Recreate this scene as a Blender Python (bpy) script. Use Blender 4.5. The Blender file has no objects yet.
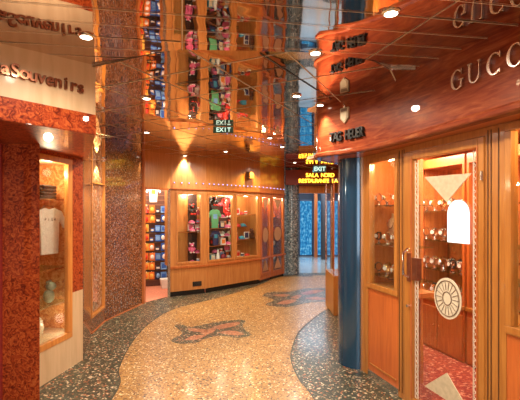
import bpy, bmesh, math, random
from mathutils import Matrix, Vector
random.seed(7)
S = bpy.context.scene
COL = S.collection
PI = math.pi

# ------------------------------------------------------------------ camera, world, exposure
cam = bpy.data.cameras.new('camera')
cam.sensor_width = 36; cam.lens = 36*400/520; cam.shift_y = 11/520
cam.clip_start = 0.05
co = bpy.data.objects.new('camera', cam); COL.objects.link(co)
co.location = (0, 0, 1.6); co.rotation_euler = (PI/2, 0, 0)
S.camera = co
w = bpy.data.worlds.new('world'); S.world = w; w.use_nodes = True
w.node_tree.nodes['Background'].inputs[0].default_value = (1.0, .78, .58, 1)
w.node_tree.nodes['Background'].inputs[1].default_value = .35
S.view_settings.view_transform = 'Standard'; S.view_settings.look = 'None'
S.view_settings.exposure = 0.14; S.view_settings.gamma = 1; S.view_settings.use_curve_mapping = False
S.cycles.caustics_reflective = True; S.cycles.caustics_refractive = False
S.cycles.max_bounces = 14; S.cycles.transparent_max_bounces = 16
S.cycles.sample_clamp_indirect = 3; S.cycles.glossy_bounces = 8; S.cycles.diffuse_bounces = 6

def light(name, kind, loc, e, col=(1, .78, .52), parent=None, size=.1, rot=(0, 0, 0), **kw):
    l = bpy.data.lights.new(name, kind); l.energy = e; l.color = col
    if kind == 'AREA':
        l.size = size
    else:
        l.shadow_soft_size = size
    for k, v in kw.items(): setattr(l, k, v)
    o = bpy.data.objects.new(name, l); COL.objects.link(o); o.location = loc; o.rotation_euler = rot
    if parent: o.parent = parent
    return o
WARM = (1, .76, .5)
AMB = 1.0
# area fill lamp for an unseen window behind the viewpoint
a = light('daylight_fill', 'AREA', (.2, -2.95, 1.5), 60, (1, .92, .82), size=2.2, rot=(PI/2, 0, 0))

# ------------------------------------------------------------------ mesh helpers
class MB:
    def __init__(s): s.v = []; s.f = []
    def add(s, vs, fs, M=None):
        b = len(s.v)
        s.v += [tuple(M @ Vector(p)) if M else tuple(p) for p in vs]
        s.f += [tuple(b+i for i in f) for f in fs]
        return s
    def box(s, x0, x1, y0, y1, z0, z1, M=None):
        vs = [(x, y, z) for z in (z0, z1) for y in (y0, y1) for x in (x0, x1)]
        return s.add(vs, [(0, 2, 3, 1), (4, 5, 7, 6), (0, 1, 5, 4), (2, 6, 7, 3), (0, 4, 6, 2), (1, 3, 7, 5)], M)
    def prism(s, poly, a, b, axis='z', M=None):
        """poly 2-D outline, extruded from a to b along axis"""
        n = len(poly)
        def P(p, t): return (p[0], p[1], t) if axis == 'z' else ((p[0], t, p[1]) if axis == 'y' else (t, p[0], p[1]))
        vs = [P(p, a) for p in poly]+[P(p, b) for p in poly]
        fs = [tuple(range(n-1, -1, -1)), tuple(range(n, 2*n))]+[(i, (i+1) % n, n+(i+1) % n, n+i) for i in range(n)]
        return s.add(vs, fs, M)
    def lathe(s, prof, n=20, M=None, cap=True):
        vs = []; fs = []
        for r, z in prof:
            for i in range(n):
                t = 2*PI*i/n; vs.append((r*math.cos(t), r*math.sin(t), z))
        for k in range(len(prof)-1):
            for i in range(n):
                j = (i+1) % n
                fs.append((k*n+i, k*n+j, (k+1)*n+j, (k+1)*n+i))
        if cap:
            fs.append(tuple(range(n-1, -1, -1))); fs.append(tuple((len(prof)-1)*n+i for i in range(n)))
        return s.add(vs, fs, M)
    def ball(s, c, r, n=14, M=None):
        rx, ry, rz = (r, r, r) if isinstance(r, (int, float)) else r
        vs = []; fs = []; m = n//2+1
        for k in range(m+1):
            p = PI*k/m
            for i in range(n):
                t = 2*PI*i/n
                vs.append((c[0]+rx*max(.001, math.sin(p))*math.cos(t), c[1]+ry*max(.001, math.sin(p))*math.sin(t), c[2]-rz*math.cos(p)))
        for k in range(m):
            for i in range(n):
                j = (i+1) % n; fs.append((k*n+i, k*n+j, (k+1)*n+j, (k+1)*n+i))
        return s.add(vs, fs, M)
    def tube(s, pts, r, n=8, closed=False, M=None):
        vs = []; fs = []; P = [Vector(p) for p in pts]; L = len(P)
        for k, p in enumerate(P):
            a = P[(k+1) % L] if (closed or k < L-1) else p
            b = P[k-1] if (closed or k > 0) else p
            d = (a-b).normalized()
            u = d.cross(Vector((0, 0, 1)))
            if u.length < .1: u = d.cross(Vector((1, 0, 0)))
            u.normalize(); v = d.cross(u)
            for i in range(n):
                t = 2*PI*i/n; vs.append(p+u*(r*math.cos(t))+v*(r*math.sin(t)))
        for k in range(L if closed else L-1):
            kk = (k+1) % L
            for i in range(n):
                j = (i+1) % n; fs.append((k*n+i, k*n+j, kk*n+j, kk*n+i))
        if not closed: fs += [tuple(range(n-1, -1, -1)), tuple((L-1)*n+i for i in range(n))]
        return s.add(vs, fs, M)
    def build(s, name, mat, parent=None, smooth=False, bevel=0, weld=False, label=None):
        me = bpy.data.meshes.new(name); me.from_pydata([tuple(p) for p in s.v], [], s.f)
        bm = bmesh.new(); bm.from_mesh(me)
        if weld: bmesh.ops.remove_doubles(bm, verts=bm.verts, dist=1e-5)
        bmesh.ops.recalc_face_normals(bm, faces=bm.faces); bm.to_mesh(me); bm.free()
        me.materials.append(mat)
        if smooth:
            for p in me.polygons: p.use_smooth = True
            me.set_sharp_from_angle(angle=math.radians(40))
        o = bpy.data.objects.new(name, me); COL.objects.link(o)
        if parent: o.parent = parent
        if bevel:
            b = o.modifiers.new('bevel', 'BEVEL'); b.width = bevel; b.segments = 2; b.limit_method = 'ANGLE'
        if label: o['label'] = label
        return o
def box(name, mat, x0, x1, y0, y1, z0, z1, parent=None, bevel=0, label=None):
    return MB().box(x0, x1, y0, y1, z0, z1).build(name, mat, parent, bevel=bevel, label=label)
def tag(o, label, cat, group=None):
    o['label'] = label; o['category'] = cat
    if group: o['group'] = group
    return o
def thing(name, label, cat, loc=(0, 0, 0), rz=0, group=None, M=None):
    o = bpy.data.objects.new(name, None); COL.objects.link(o); o.empty_display_size = .05
    if M is not None: o.matrix_world = M
    else: o.location = loc; o.rotation_euler = (0, 0, rz)
    return tag(o, label, cat, group)
def struct(o, label=None):
    o['kind'] = 'structure'
    if label: o['label'] = label
    return o
def sroot(name, M, label=None):
    o = bpy.data.objects.new(name, None); COL.objects.link(o); o.matrix_world = M
    return struct(o, label)
def dup(root, M, label, group=None):
    r = root.copy(); COL.objects.link(r); r.matrix_world = M; r['label'] = label
    if group: r['group'] = group
    for ch in list(root.children):
        c = ch.copy(); COL.objects.link(c); c.parent = r
        for g in ch.children:
            d = g.copy(); COL.objects.link(d); d.parent = c
    return r
def frame(o, d, z=0):
    """local x along d, y to its left, z up"""
    d = Vector((d[0], d[1], 0)).normalized()
    M = Matrix.Rotation(math.atan2(d.y, d.x), 4, 'Z'); M.translation = Vector((o[0], o[1], z)); return M
def T(x, y, z, rz=0): return Matrix.Translation((x, y, z)) @ Matrix.Rotation(rz, 4, 'Z')
ORD = ['first', 'second', 'third', 'fourth', 'fifth', 'sixth', 'seventh', 'eighth', 'ninth', 'tenth', 'eleventh', 'twelfth', 'thirteenth', 'fourteenth', 'fifteenth', 'sixteenth', 'seventeenth', 'eighteenth', 'nineteenth', 'twentieth']
def hit(px, M):
    """x along frame M where the sight line of photo column px meets the plane y=0 of M"""
    k = (px-260)/400; o = M.translation; d = M.to_3x3() @ Vector((1, 0, 0))
    return (k*o.y-o.x)/(d.x-k*d.y)
def floorpt(px, py, z=0):
    Y = 400*(1.6-z)/(py-211); return ((px-260)*Y/400, Y)

def ORDN(i): return ORD[i] if i < 20 else ('twenty-'+ORD[i-20] if 19 < i < 29 else 'thirtieth')
ORD[19] = 'twentieth'
# ------------------------------------------------------------------ materials
class N:
    def __init__(s, name):
        s.m = bpy.data.materials.new(name); s.m.use_nodes = True; s.t = s.m.node_tree; s.t.nodes.clear()
        s.out = s.n('ShaderNodeOutputMaterial')
    def n(s, k, **kw):
        x = s.t.nodes.new(k)
        for a, b in kw.items(): setattr(x, a, b)
        return x
    def l(s, a, b): s.t.links.new(a, b)
    def coord(s, scale=(1, 1, 1), rot=(0, 0, 0), kind='Object'):
        c = s.n('ShaderNodeTexCoord'); m = s.n('ShaderNodeMapping')
        m.inputs['Scale'].default_value = scale; m.inputs['Rotation'].default_value = rot
        s.l(c.outputs[kind], m.inputs[0]); return m.outputs[0]
    def ramp(s, fac, stops, interp='LINEAR'):
        r = s.n('ShaderNodeValToRGB'); r.color_ramp.interpolation = interp
        e = r.color_ramp.elements
        while len(e) < len(stops): e.new(.5)
        for i, (p, c) in enumerate(stops): e[i].position = p; e[i].color = (*c, 1)
        s.l(fac, r.inputs[0]); return r.outputs[0]
    def bsdf(s, col=None, rough=.5, metal=0, coat=0, coat_r=.05, spec=.5, bump=None, bstr=.3, bdist=.001, emit=None, estr=0, sheen=0):
        p = s.n('ShaderNodeBsdfPrincipled')
        if col is not None:
            if isinstance(col, tuple): p.inputs['Base Color'].default_value = (*col, 1)
            else: s.l(col, p.inputs['Base Color'])
        p.inputs['Roughness'].default_value = rough; p.inputs['Metallic'].default_value = metal
        p.inputs['Coat Weight'].default_value = coat; p.inputs['Coat Roughness'].default_value = coat_r
        p.inputs['Specular IOR Level'].default_value = spec
        if emit: p.inputs['Emission Color'].default_value = (*emit, 1); p.inputs['Emission Strength'].default_value = estr
        if bump is not None:
            b = s.n('ShaderNodeBump'); b.inputs['Strength'].default_value = bstr; b.inputs['Distance'].default_value = bdist
            s.l(bump, b.inputs['Height']); s.l(b.outputs[0], p.inputs['Normal']); s.l(b.outputs[0], p.inputs['Coat Normal'])
        s.l(p.outputs[0], s.out.inputs[0]); return s.m
def plain(name, c, rough=.5, metal=0, coat=0, var=.12, **kw):
    m = N(name); co_ = m.coord((9, 9, 9))
    t = m.n('ShaderNodeTexNoise'); t.inputs['Scale'].default_value = 3; m.l(co_, t.inputs[0])
    a = tuple(x*(1-var) for x in c); b = tuple(min(1, x*(1+var)) for x in c)
    return m.bsdf(m.ramp(t.outputs[0], [(.3, a), (.7, b)]), rough, metal, coat, **kw)
def emis(name, c, s):
    m = N(name); e = m.n('ShaderNodeEmission'); e.inputs[0].default_value = (*c, 1); e.inputs[1].default_value = s
    m.l(e.outputs[0], m.out.inputs[0]); return m.m
def wood(name, a, b, scale=(9, 9, .7), rough=.35, coat=.4, coat_r=.1):
    m = N(name); c = m.coord(scale)
    t = m.n('ShaderNodeTexNoise'); t.inputs['Scale'].default_value = 4; t.inputs['Detail'].default_value = 6; t.inputs['Distortion'].default_value = .6
    m.l(c, t.inputs[0])
    return m.bsdf(m.ramp(t.outputs[0], [(.3, a), (.7, b)]), rough, 0, coat, coat_r)
def burl(name, a, b, c, sc=16, coat=.8):
    m = N(name); co_ = m.coord()
    t = m.n('ShaderNodeTexNoise'); t.inputs['Scale'].default_value = sc; t.inputs['Detail'].default_value = 5; t.inputs['Distortion'].default_value = 2.2
    m.l(co_, t.inputs[0])
    return m.bsdf(m.ramp(t.outputs[0], [(.35, a), (.5, b), (.66, c)]), .45, 0, coat*.6, .02, spec=.12)
def speckle(name, cols, scale=70, rough=.3, coat=.6, coat_r=.08, bump=False, dist=None):
    """chips: one flat colour for each voronoi cell"""
    m = N(name); co_ = m.coord()
    v = m.n('ShaderNodeTexVoronoi'); v.inputs['Scale'].default_value = scale; v.inputs['Randomness'].default_value = 1
    m.l(co_, v.inputs['Vector'])
    sp = m.n('ShaderNodeSeparateColor'); m.l(v.outputs['Color'], sp.inputs[0])
    st = []; p = 0; tot = sum(x[0] for x in cols)
    for wgt, c in cols: st.append((p/tot, c)); p += wgt
    base = m.ramp(sp.outputs[0], st, 'CONSTANT')
    # slow cloudy change
    nz = m.n('ShaderNodeTexNoise'); nz.inputs['Scale'].default_value = 1.6; nz.inputs['Detail'].default_value = 3; m.l(co_, nz.inputs[0])
    r = m.ramp(nz.outputs[0], [(.3, (.86, .86, .86)), (.7, (1.08, 1.08, 1.08))])
    mx = m.n('ShaderNodeMix', data_type='RGBA', blend_type='MULTIPLY'); mx.inputs[0].default_value = 1
    m.l(base, mx.inputs[6]); m.l(r, mx.inputs[7])
    return m.bsdf(mx.outputs[2], rough, 0, coat, coat_r)
def mirror(name, c, rough=.02, amp=.0022, sc=3.8):
    m = N(name); co_ = m.coord((1, 1, 1))
    t = m.n('ShaderNodeTexNoise'); t.inputs['Scale'].default_value = sc; t.inputs['Detail'].default_value = 1.5; t.inputs['Roughness'].default_value = .35
    m.l(co_, t.inputs[0])
    return m.bsdf(c, rough, 1, bump=t.outputs[0], bstr=1, bdist=amp)
def glass(name, tint=(.97, .99, .98), refl=.09):
    m = N(name); tr = m.n('ShaderNodeBsdfTransparent'); tr.inputs[0].default_value = (*tint, 1)
    g = m.n('ShaderNodeBsdfGlossy'); g.inputs['Roughness'].default_value = .01
    fr = m.n('ShaderNodeLayerWeight'); fr.inputs[0].default_value = .2
    mt = m.n('ShaderNodeMath', operation='MULTIPLY_ADD'); mt.inputs[1].default_value = .3; mt.inputs[2].default_value = refl*.3
    m.l(fr.outputs['Fresnel'], mt.inputs[0])
    mx = m.n('ShaderNodeMixShader'); m.l(mt.outputs[0], mx.inputs[0]); m.l(tr.outputs[0], mx.inputs[1]); m.l(g.outputs[0], mx.inputs[2])
    m.l(mx.outputs[0], m.out.inputs[0]); return m.m
def streak(name):
    m = N(name); c = m.coord((1.7, 1.7, 13), (0, .12, 0))
    t = m.n('ShaderNodeTexNoise'); t.inputs['Scale'].default_value = 2.2; t.inputs['Detail'].default_value = 8; t.inputs['Roughness'].default_value = .62; t.inputs['Distortion'].default_value = 1.1
    m.l(c, t.inputs[0])
    return m.bsdf(m.ramp(t.outputs[0], [(.3, (.12, .015, .006)), (.47, (.20, .033, .011)), (.58, (.25, .052, .017)), (.74, (.34, .10, .04))]), .4, 0, .8, .01, spec=.1)

M_mirror = mirror('ceiling_mirror', (.74, .63, .55))
M_mirror2 = mirror('ceiling_mirror_near', (.72, .61, .54), amp=.0022, sc=4.2)
M_seam = plain('seam_metal', (.95, .86, .72), .5, 0, var=.03)
M_seamdark = plain('seam_dark', (.03, .025, .02), .4)
M_redburl = burl('red_burl', (.13, .014, .004), (.33, .045, .010), (.50, .11, .025), 24)
M_backburl = burl('orange_burl', (.45, .12, .03), (.66, .26, .08), (.8, .42, .17), 14, .2)
M_granite = speckle('brown_granite', [(3, (.24, .075, .028)), (3, (.14, .045, .018)), (2, (.06, .02, .01)), (1.2, (.38, .17, .075)), (.5, (.36, .30, .28))], 75, .25, .7, .05)
M_tan = speckle('tan_terrazzo', [(5, (.38, .195, .048)), (4, (.47, .26, .078)), (2, (.27, .12, .028)), (.9, (.84, .68, .42)), (1.1, (.03, .018, .01)), (.9, (.19, .07, .025))], 72, .38, .22, .16)
M_dark = speckle('green_terrazzo', [(5, (.012, .018, .010)), (3.4, (.035, .047, .028)), (1.8, (.09, .085, .05)), (1.0, (.34, .26, .15)), (.7, (.42, .13, .05)), (.7, (.75, .65, .45))], 68, .38, .22, .16)
M_coral = speckle('coral_terrazzo', [(5, (.42, .15, .075)), (3, (.52, .24, .13)), (2, (.28, .09, .05)), (.8, (.7, .5, .34)), (.8, (.05, .03, .02))], 72, .28, .5, .12)
M_paver = plain('pale_marble', (.55, .56, .55), .15, 0, .6)
M_marble = streak('red_marble')
M_orange = wood('amber_wood', (.50, .17, .03), (.66, .27, .06))
M_orange_fr = wood('honey_wood', (.36, .125, .022), (.48, .195, .04), rough=.3)
M_copper = wood('cherry_wood', (.36, .085, .02), (.55, .17, .04))
M_panel = wood('red_panel_wood', (.44, .095, .018), (.58, .15, .03))
M_fw = wood('front_wood', (.42, .15, .035), (.56, .24, .07), (7, 7, .6))
M_cream = wood('cream_wood', (.56, .38, .21), (.66, .47, .28), (5, 5, .5), .5, .08)
M_chrome = plain('chrome', (.8, .8, .82), .12, 1, var=.03)
M_silver = plain('brushed_silver', (.72, .68, .62), .25, 1, var=.05)
M_gold = plain('gold_metal', (.85, .6, .28), .25, 1, var=.05)
M_copperm = plain('dark_copper', (.30, .11, .06), .3, .8, .3)
M_black = plain('black_lacquer', (.008, .008, .008), .35)
M_blue = plain('blue_metal', (.018, .08, .175), .16, .5, .8, var=.03)
M_bgran = speckle('blue_granite', [(3, (.10, .15, .19)), (3, (.18, .25, .30)), (2, (.05, .07, .09)), (1, (.4, .46, .5))], 40, .2, .7, .05)
M_glass = glass('shop_glass')
M_shelf = glass('shelf_glass', (.8, .93, .9), .2)
M_etch = plain('etched_glass', (.55, .45, .30), .6)
M_etchl = plain('etched_lace', (.72, .6, .48), .6)
M_white = plain('white', (.85, .83, .8), .5, var=.03)
M_pinkc = plain('pink_carpet', (.62, .22, .13), .95)
M_redc = speckle('red_carpet', [(4, (.26, .025, .018)), (2, (.38, .06, .035)), (1, (.55, .2, .13))], 45, .95, 0)
M_int = plain('shop_wall_cream', (.62, .42, .25), .7)
M_darkint = plain('dark_interior', (.045, .03, .03), .6)
M_lamp = emis('lamp_glow', (1, .88, .68), 14)
M_led = emis('yellow_led', (1, .55, .03), 5)
M_bluelit = None
def _blue():
    m = N('lit_blue_glass'); c = m.coord((6, 6, 4)); t = m.n('ShaderNodeTexNoise'); t.inputs['Scale'].default_value = 2.4; t.inputs['Detail'].default_value = 4
    m.l(c, t.inputs[0]); r = m.ramp(t.outputs[0], [(.3, (.01, .10, .32)), (.52, (.04, .30, .62)), (.72, (.30, .68, .9))])
    e = m.n('ShaderNodeEmission'); m.l(r, e.inputs[0]); e.inputs[1].default_value = .85; m.l(e.outputs[0], m.out.inputs[0]); return m.m
M_bluelit = _blue()
M_arch = emis('white_arch_glow', (1, .98, .94), 1.6)  # emission stands in for light caught by the white arch, no lamp there
M_exit = plain('exit_green', (.01, .09, .05), .4)
M_exitlit = emis('exit_letters', (.75, 1, .8), 1.2)
M_blueled = emis('blue_led', (.35, .42, 1), 3)
_C = {}
def C(*c):
    c = tuple(round(x, 3) for x in c)
    if c not in _C: _C[c] = plain('paint', c, .55, var=.08)
    return _C[c]

# ------------------------------------------------------------------ floor
H = 2.65
def poly_floor(name, pts, z, mat):
    me = bpy.data.meshes.new(name); me.from_pydata([(x, y, z) for x, y in pts], [], [tuple(range(len(pts)))]); me.materials.append(mat)
    bm = bmesh.new(); bm.from_mesh(me)
    for f in bm.faces:
        if f.normal.z < 0: f.normal_flip()
    bmesh.ops.triangulate(bm, faces=bm.faces); bm.to_mesh(me); bm.free()
    o = bpy.data.objects.new(name, me); COL.objects.link(o); return o
fl = MB().box(-6, 6, -3, 16, -.1, 0).build('floor', M_dark); struct(fl, 'dark green terrazzo floor along the shop fronts')
def smooth_line(pts, n=6):
    out = []
    for i in range(len(pts)-1):
        p0 = pts[max(0, i-1)]; p1 = pts[i]; p2 = pts[i+1]; p3 = pts[min(len(pts)-1, i+2)]
        for k in range(n):
            t = k/n
            out.append(tuple(.5*(2*b+(c-a)*t+(2*a-5*b+4*c-d)*t*t+(-a+3*b-3*c+d)*t**3) for a, b, c, d in zip(p0, p1, p2, p3)))
    return out+[pts[-1]]
Lp = [(-1.35, -3), (-1.3, .8)]+[floorpt(*p) for p in [(110, 402), (119, 368), (133, 341), (151.5, 322), (176, 308.5), (221.5, 297), (259, 285), (272, 279), (284, 275.5)]]
Rp = [floorpt(*p) for p in [(336, 275.5), (338, 292), (339, 304), (326, 310), (313, 319), (299, 332), (292, 349), (291.5, 362), (300, 381), (316, 402)]]+[(.75, 1.4), (1.05, .2), (1.1, -3)]
Lc = smooth_line(Lp); Rc = smooth_line(Rp)
tan = poly_floor('trim_path', Lc+Rc, .002, M_tan); struct(tan, 'tan terrazzo path winding through the shop arcade')
bd = MB()
for line in (Lc, Rc):
    for i in range(len(line)-1):
        a = Vector(line[i]); b = Vector(line[i+1]); d = (b-a).normalized(); nn = Vector((-d.y, d.x))*.006
        bd.add([(*(a-nn), .003), (*(b-nn), .003), (*(b+nn), .003), (*(a+nn), .003)], [(0, 1, 2, 3)])
struct(bd.build('trim_path_edge', C(.05, .05, .035)), 'dark edging strip of the tan path')
st = poly_floor('trim_stripe', [(-.1, 9.75), (1.3, 9.75), (1.3, 10.3), (-.1, 10.3)], .004, M_dark); struct(st, 'dark terrazzo stripe across the lobby threshold')
lb = poly_floor('floor_lobby', [(-1.5, 10.3), (4, 10.3), (4, 14.2), (-1.5, 14.2)], .004, M_paver); struct(lb, 'pale shiny lobby floor beyond the threshold')

def motif(pts_px, label, petals_px):
    pts = smooth_line([floorpt(*p) for p in pts_px]+[floorpt(*pts_px[0])], 5)[:-1]
    cx = sum(p[0] for p in pts)/len(pts); cy = sum(p[1] for p in pts)/len(pts)
    t = thing('floor_motif', label, 'floor inlay', (cx, cy, 0), group='butterfly shaped floor motifs')
    o = poly_floor('dark_border', [(x-cx, y-cy) for x, y in pts], .004, M_dark); o.parent = t
    for pp in petals_px:
        q = smooth_line([floorpt(*p) for p in pp]+[floorpt(*pp[0])], 4)[:-1]
        o = poly_floor('coral_petal', [(x-cx, y-cy) for x, y in q], .006, M_coral); o.parent = t
motif([(174, 326), (180, 324.5), (192, 327), (212, 323), (226, 321), (240, 320), (246, 321.5), (243, 325), (245, 330), (251, 334), (247, 337), (236, 338), (220, 336), (206, 339), (196, 343), (180, 344), (172, 342), (173, 339), (182, 334), (179, 330)],
      'nearer butterfly shaped inlay of coral and dark stone in the tan floor',
      [[(186, 329), (196, 329), (208, 330.5), (203, 332.5), (191, 331.5)], [(184, 340.5), (192, 336.5), (204, 335), (206, 336), (196, 340)],
       [(212, 327.5), (228, 323.5), (240, 323), (236, 326), (220, 329.5)], [(217, 333), (228, 331), (238, 332), (244, 335), (232, 335.5)], [(200, 333.5), (210, 329), (216, 328.5), (214, 332), (206, 335)]])
motif([(262, 296), (268, 292.5), (280, 292), (292, 291.5), (306, 288.5), (322, 288), (331, 290), (328, 293), (331, 297), (338, 301), (333, 303), (318, 302), (303, 304), (288, 307), (270, 306), (266, 304), (274, 300)],
      'farther butterfly shaped inlay of coral and dark stone near the lobby',
      [[(271, 295.5), (280, 294.5), (290, 295), (284, 297)], [(276, 304), (284, 301), (294, 299.5), (296, 301.5), (287, 304.5)],
       [(300, 293.5), (312, 290.5), (324, 290.5), (318, 293), (306, 295)], [(304, 298.5), (316, 297), (326, 299), (318, 300.5)], [(290, 298), (298, 295), (302, 296), (297, 299)]])

# ------------------------------------------------------------------ ceilings
def tiles(name, poly, ang, px_, py_, zf, mat, gap, tilt, off=(0, 0)):
    bm = bmesh.new(); bm.faces.new([bm.verts.new((x, y, 0)) for x, y in poly])
    u = Vector((math.cos(ang), math.sin(ang), 0)); v = Vector((-u.y, u.x, 0))
    for d, st_, of in ((u, px_, off[0]), (v, py_, off[1])):
        for k in range(-60, 61):
            p = d*(k*st_+of)
            bmesh.ops.bisect_plane(bm, geom=bm.verts[:]+bm.edges[:]+bm.faces[:], plane_co=p, plane_no=d, dist=1e-6)
    sm = MB()
    for e in bm.edges:
        if len(e.link_faces) == 2:
            a, b = e.verts[0].co, e.verts[1].co; dd = (b-a).normalized(); nn = Vector((-dd.y, dd.x, 0))*gap*.62
            sm.add([(q.x, q.y, zf(q.x, q.y)-.0035) for q in (a-nn, b-nn, b+nn, a+nn)], [(0, 1, 2, 3)])
    struct(sm.build(name+'_seams', M_seam), 'pale metal seams between the mirrored ceiling panels')
    bmesh.ops.split_edges(bm, edges=bm.edges[:])
    for f in bm.faces:
        c = f.calc_center_median(); tx = random.gauss(0, tilt); ty = random.gauss(0, tilt)
        for vv in f.verts:
            d = vv.co-c; L = d.length
            if L > gap*2: vv.co = c+d*(1-gap*1.3/L)
            vv.co.z = zf(vv.co.x, vv.co.y)+tx*(vv.co.x-c.x)+ty*(vv.co.y-c.y)
        f.normal_update()
        if f.normal.z > 0: f.normal_flip()
    me = bpy.data.meshes.new(name); bm.to_mesh(me); bm.free(); me.materials.append(mat)
    o = bpy.data.objects.new(name, me); COL.objects.link(o); return struct(o)
BL = [(-3.2, 3.88), (-1.218, 2.90), (-.524, 2.556), (.40, 2.62), (.806, 2.805), (.973, 2.98), (1.5, 3.0), (3, 3.0)]
far_poly = BL+[(6, 3.0), (6, 16), (-6, 16), (-6, 3.88)]
near_poly = [(-6, .9)]+[(-6, 3.88)]+BL+[(6, 3.0), (6, .9)]
NS = .085
def znear(x, y): return 2.594+NS*(y-2.1)
tiles('ceiling', far_poly, math.radians(-26.5), .56, .56, lambda x, y: H, M_mirror, .005, .002, (.1, .20))['label'] = 'mirrored ceiling tiles over the far arcade'
o = tiles('ceiling_near', near_poly, math.radians(11), 1.25, .205, znear, M_mirror2, .0035, .0025); o['label'] = 'narrow mirrored ceiling panels over the near arcade'
zb = znear(0, .9)
o = MB().box(-6, 6, -3, .9, zb, zb+.05).build('ceiling_rear', M_mirror2); struct(o)
bk = MB()
bk.prism(far_poly, H+.006, H+.02)
struct(bk.build('ceiling_seam', M_seam), 'backing above the mirrored ceiling tiles')
bk = MB(); vs = [(x, y, znear(x, y)+.007) for x, y in near_poly]; bk.add(vs, [tuple(range(len(vs)))])
struct(bk.build('ceiling_seam_near', M_seam))
r = MB()
for a, b in zip(BL[:-1], BL[1:]):
    r.add([(a[0], a[1], H), (b[0], b[1], H), (b[0], b[1], znear(*b)+.004), (a[0], a[1], znear(*a)+.004)], [(0, 1, 2, 3)])
struct(r.build('ceiling_step', M_mirror2), 'metal edge where the two ceilings meet')
dk = MB()
def seamline(a, b, z, wd=.006):
    a = Vector(a); b = Vector(b); d = (b-a).normalized(); nn = Vector((-d.y, d.x))*wd
    dk.add([(*(a-nn), z), (*(b-nn), z), (*(b+nn), z), (*(a+nn), z)], [(0, 1, 2, 3)])
seamline((-1.22, 2.905), (-.52, 2.562), H-.004, .008)
seamline((0, 2.66), (.68, 3.77), H-.004, .006); seamline((-.7, 3.3), (.2, 2.9), H-.004, .006)
struct(dk.build('ceiling_gap', M_seamdark), 'dark gaps between ceiling panels')

# ------------------------------------------------------------------ left shop: fascia, pillar, window
ML = frame((-1.58, 2.43), (.38, .49))          # x along the fascia away from the camera
fa = MB(); fa.box(-2.2, .62, 0, .06, 2.30, 2.84, ML); struct(fa.build('wall_left_fascia', M_cream), 'cream wooden fascia of the left souvenir shop')
fb = MB(); fb.box(-2.2, .62, -.004, .06, 2.16, 2.30, ML); struct(fb.build('trim_left_band', M_redburl), 'red burl band under the cream fascia')
cnr = ML @ Vector((.62, 0, 0))
so = MB().prism([(cnr.x, cnr.y), (-1.93, 4.45), (-3.2, 4.45), (-3.2, 1.0), tuple((ML @ Vector((-2.2, 0, 0)))[:2])], 2.155, 2.17)
struct(so.build('ceiling_left_soffit', M_redburl), 'glossy red burl soffit above the left display window')
sd = MB().prism([(cnr.x, cnr.y), (cnr.x-.045, cnr.y+.035), (-1.99, 4.4), (-1.93, 4.45)], 2.17, 2.84); struct(sd.build('wall_left_return', M_cream))
# pillar, front face 3.31 m away
pl = MB().prism([(-1.824, 3.31), (-3.2, 3.31), (-3.2, 3.62), (-2.035, 3.62)], 0, 2.155); struct(pl.build('wall_left_pillar', M_redburl), 'red burl pillar at the left edge of the photo')
struct(MB().box(-2.2, -2.13, 3.29, 3.31, 0, 2.155).build('trim_pillar', C(.25, .02, .015)), 'dark red strip on the burl pillar')

MW = frame((-2.0, 3.64), (.145, 1))
x68 = .415
wl = MB()
wl.box(-.12, .667, 0, .05, 0, .31, MW)
wl.box(x68+.06, .667, 0, .05, .31, .76, MW)
struct(wl.build('wall_left_base', M_cream), 'cream wooden base under the left display window')
wl = MB(); wl.box(x68+.06, .667, 0, .05, .76, 2.155, MW); wl.box(-.12, x68+.06, 0, .05, 2.125, 2.155, MW)
struct(wl.build('wall_left', M_redburl), 'glossy red burl wall beside the left display window')
wr = sroot('window_1', MW, 'tall display window with copper frame beside the red pillar')
f = MB(); f.box(-.05, x68+.06, -.008, .04, .31, .37); f.box(-.05, x68+.06, -.008, .04, 2.07, 2.125); f.box(x68-.01, x68+.06, -.008, .04, .37, 2.07)
f.build('window_frame', M_orange, wr, bevel=.004)
box('pane', M_glass, -.05, x68-.01, .008, .014, .37, 2.07, wr)
inn = MB(); inn.box(-.12, .66, .5, .53, .3, 2.13, MW); inn.box(.63, .66, .05, .5, .3, 2.13, MW)
struct(inn.build('wall_left_display', M_backburl), 'orange burl backdrop inside the left display window')
struct(MB().box(-.12, .66, .05, .5, .30, .34, MW).build('floor_left_display', M_cream))
struct(MB().box(-.12, .66, .05, .5, 2.10, 2.13, MW).build('ceiling_left_display', M_cream))
light('display_light', 'POINT', MW @ Vector((.3, .14, 1.98)), 13, (1, .8, .5), size=.04)
light('display_light', 'POINT', MW @ Vector((.45, .1, .5)), 2, (1, .85, .65), size=.05)

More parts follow.
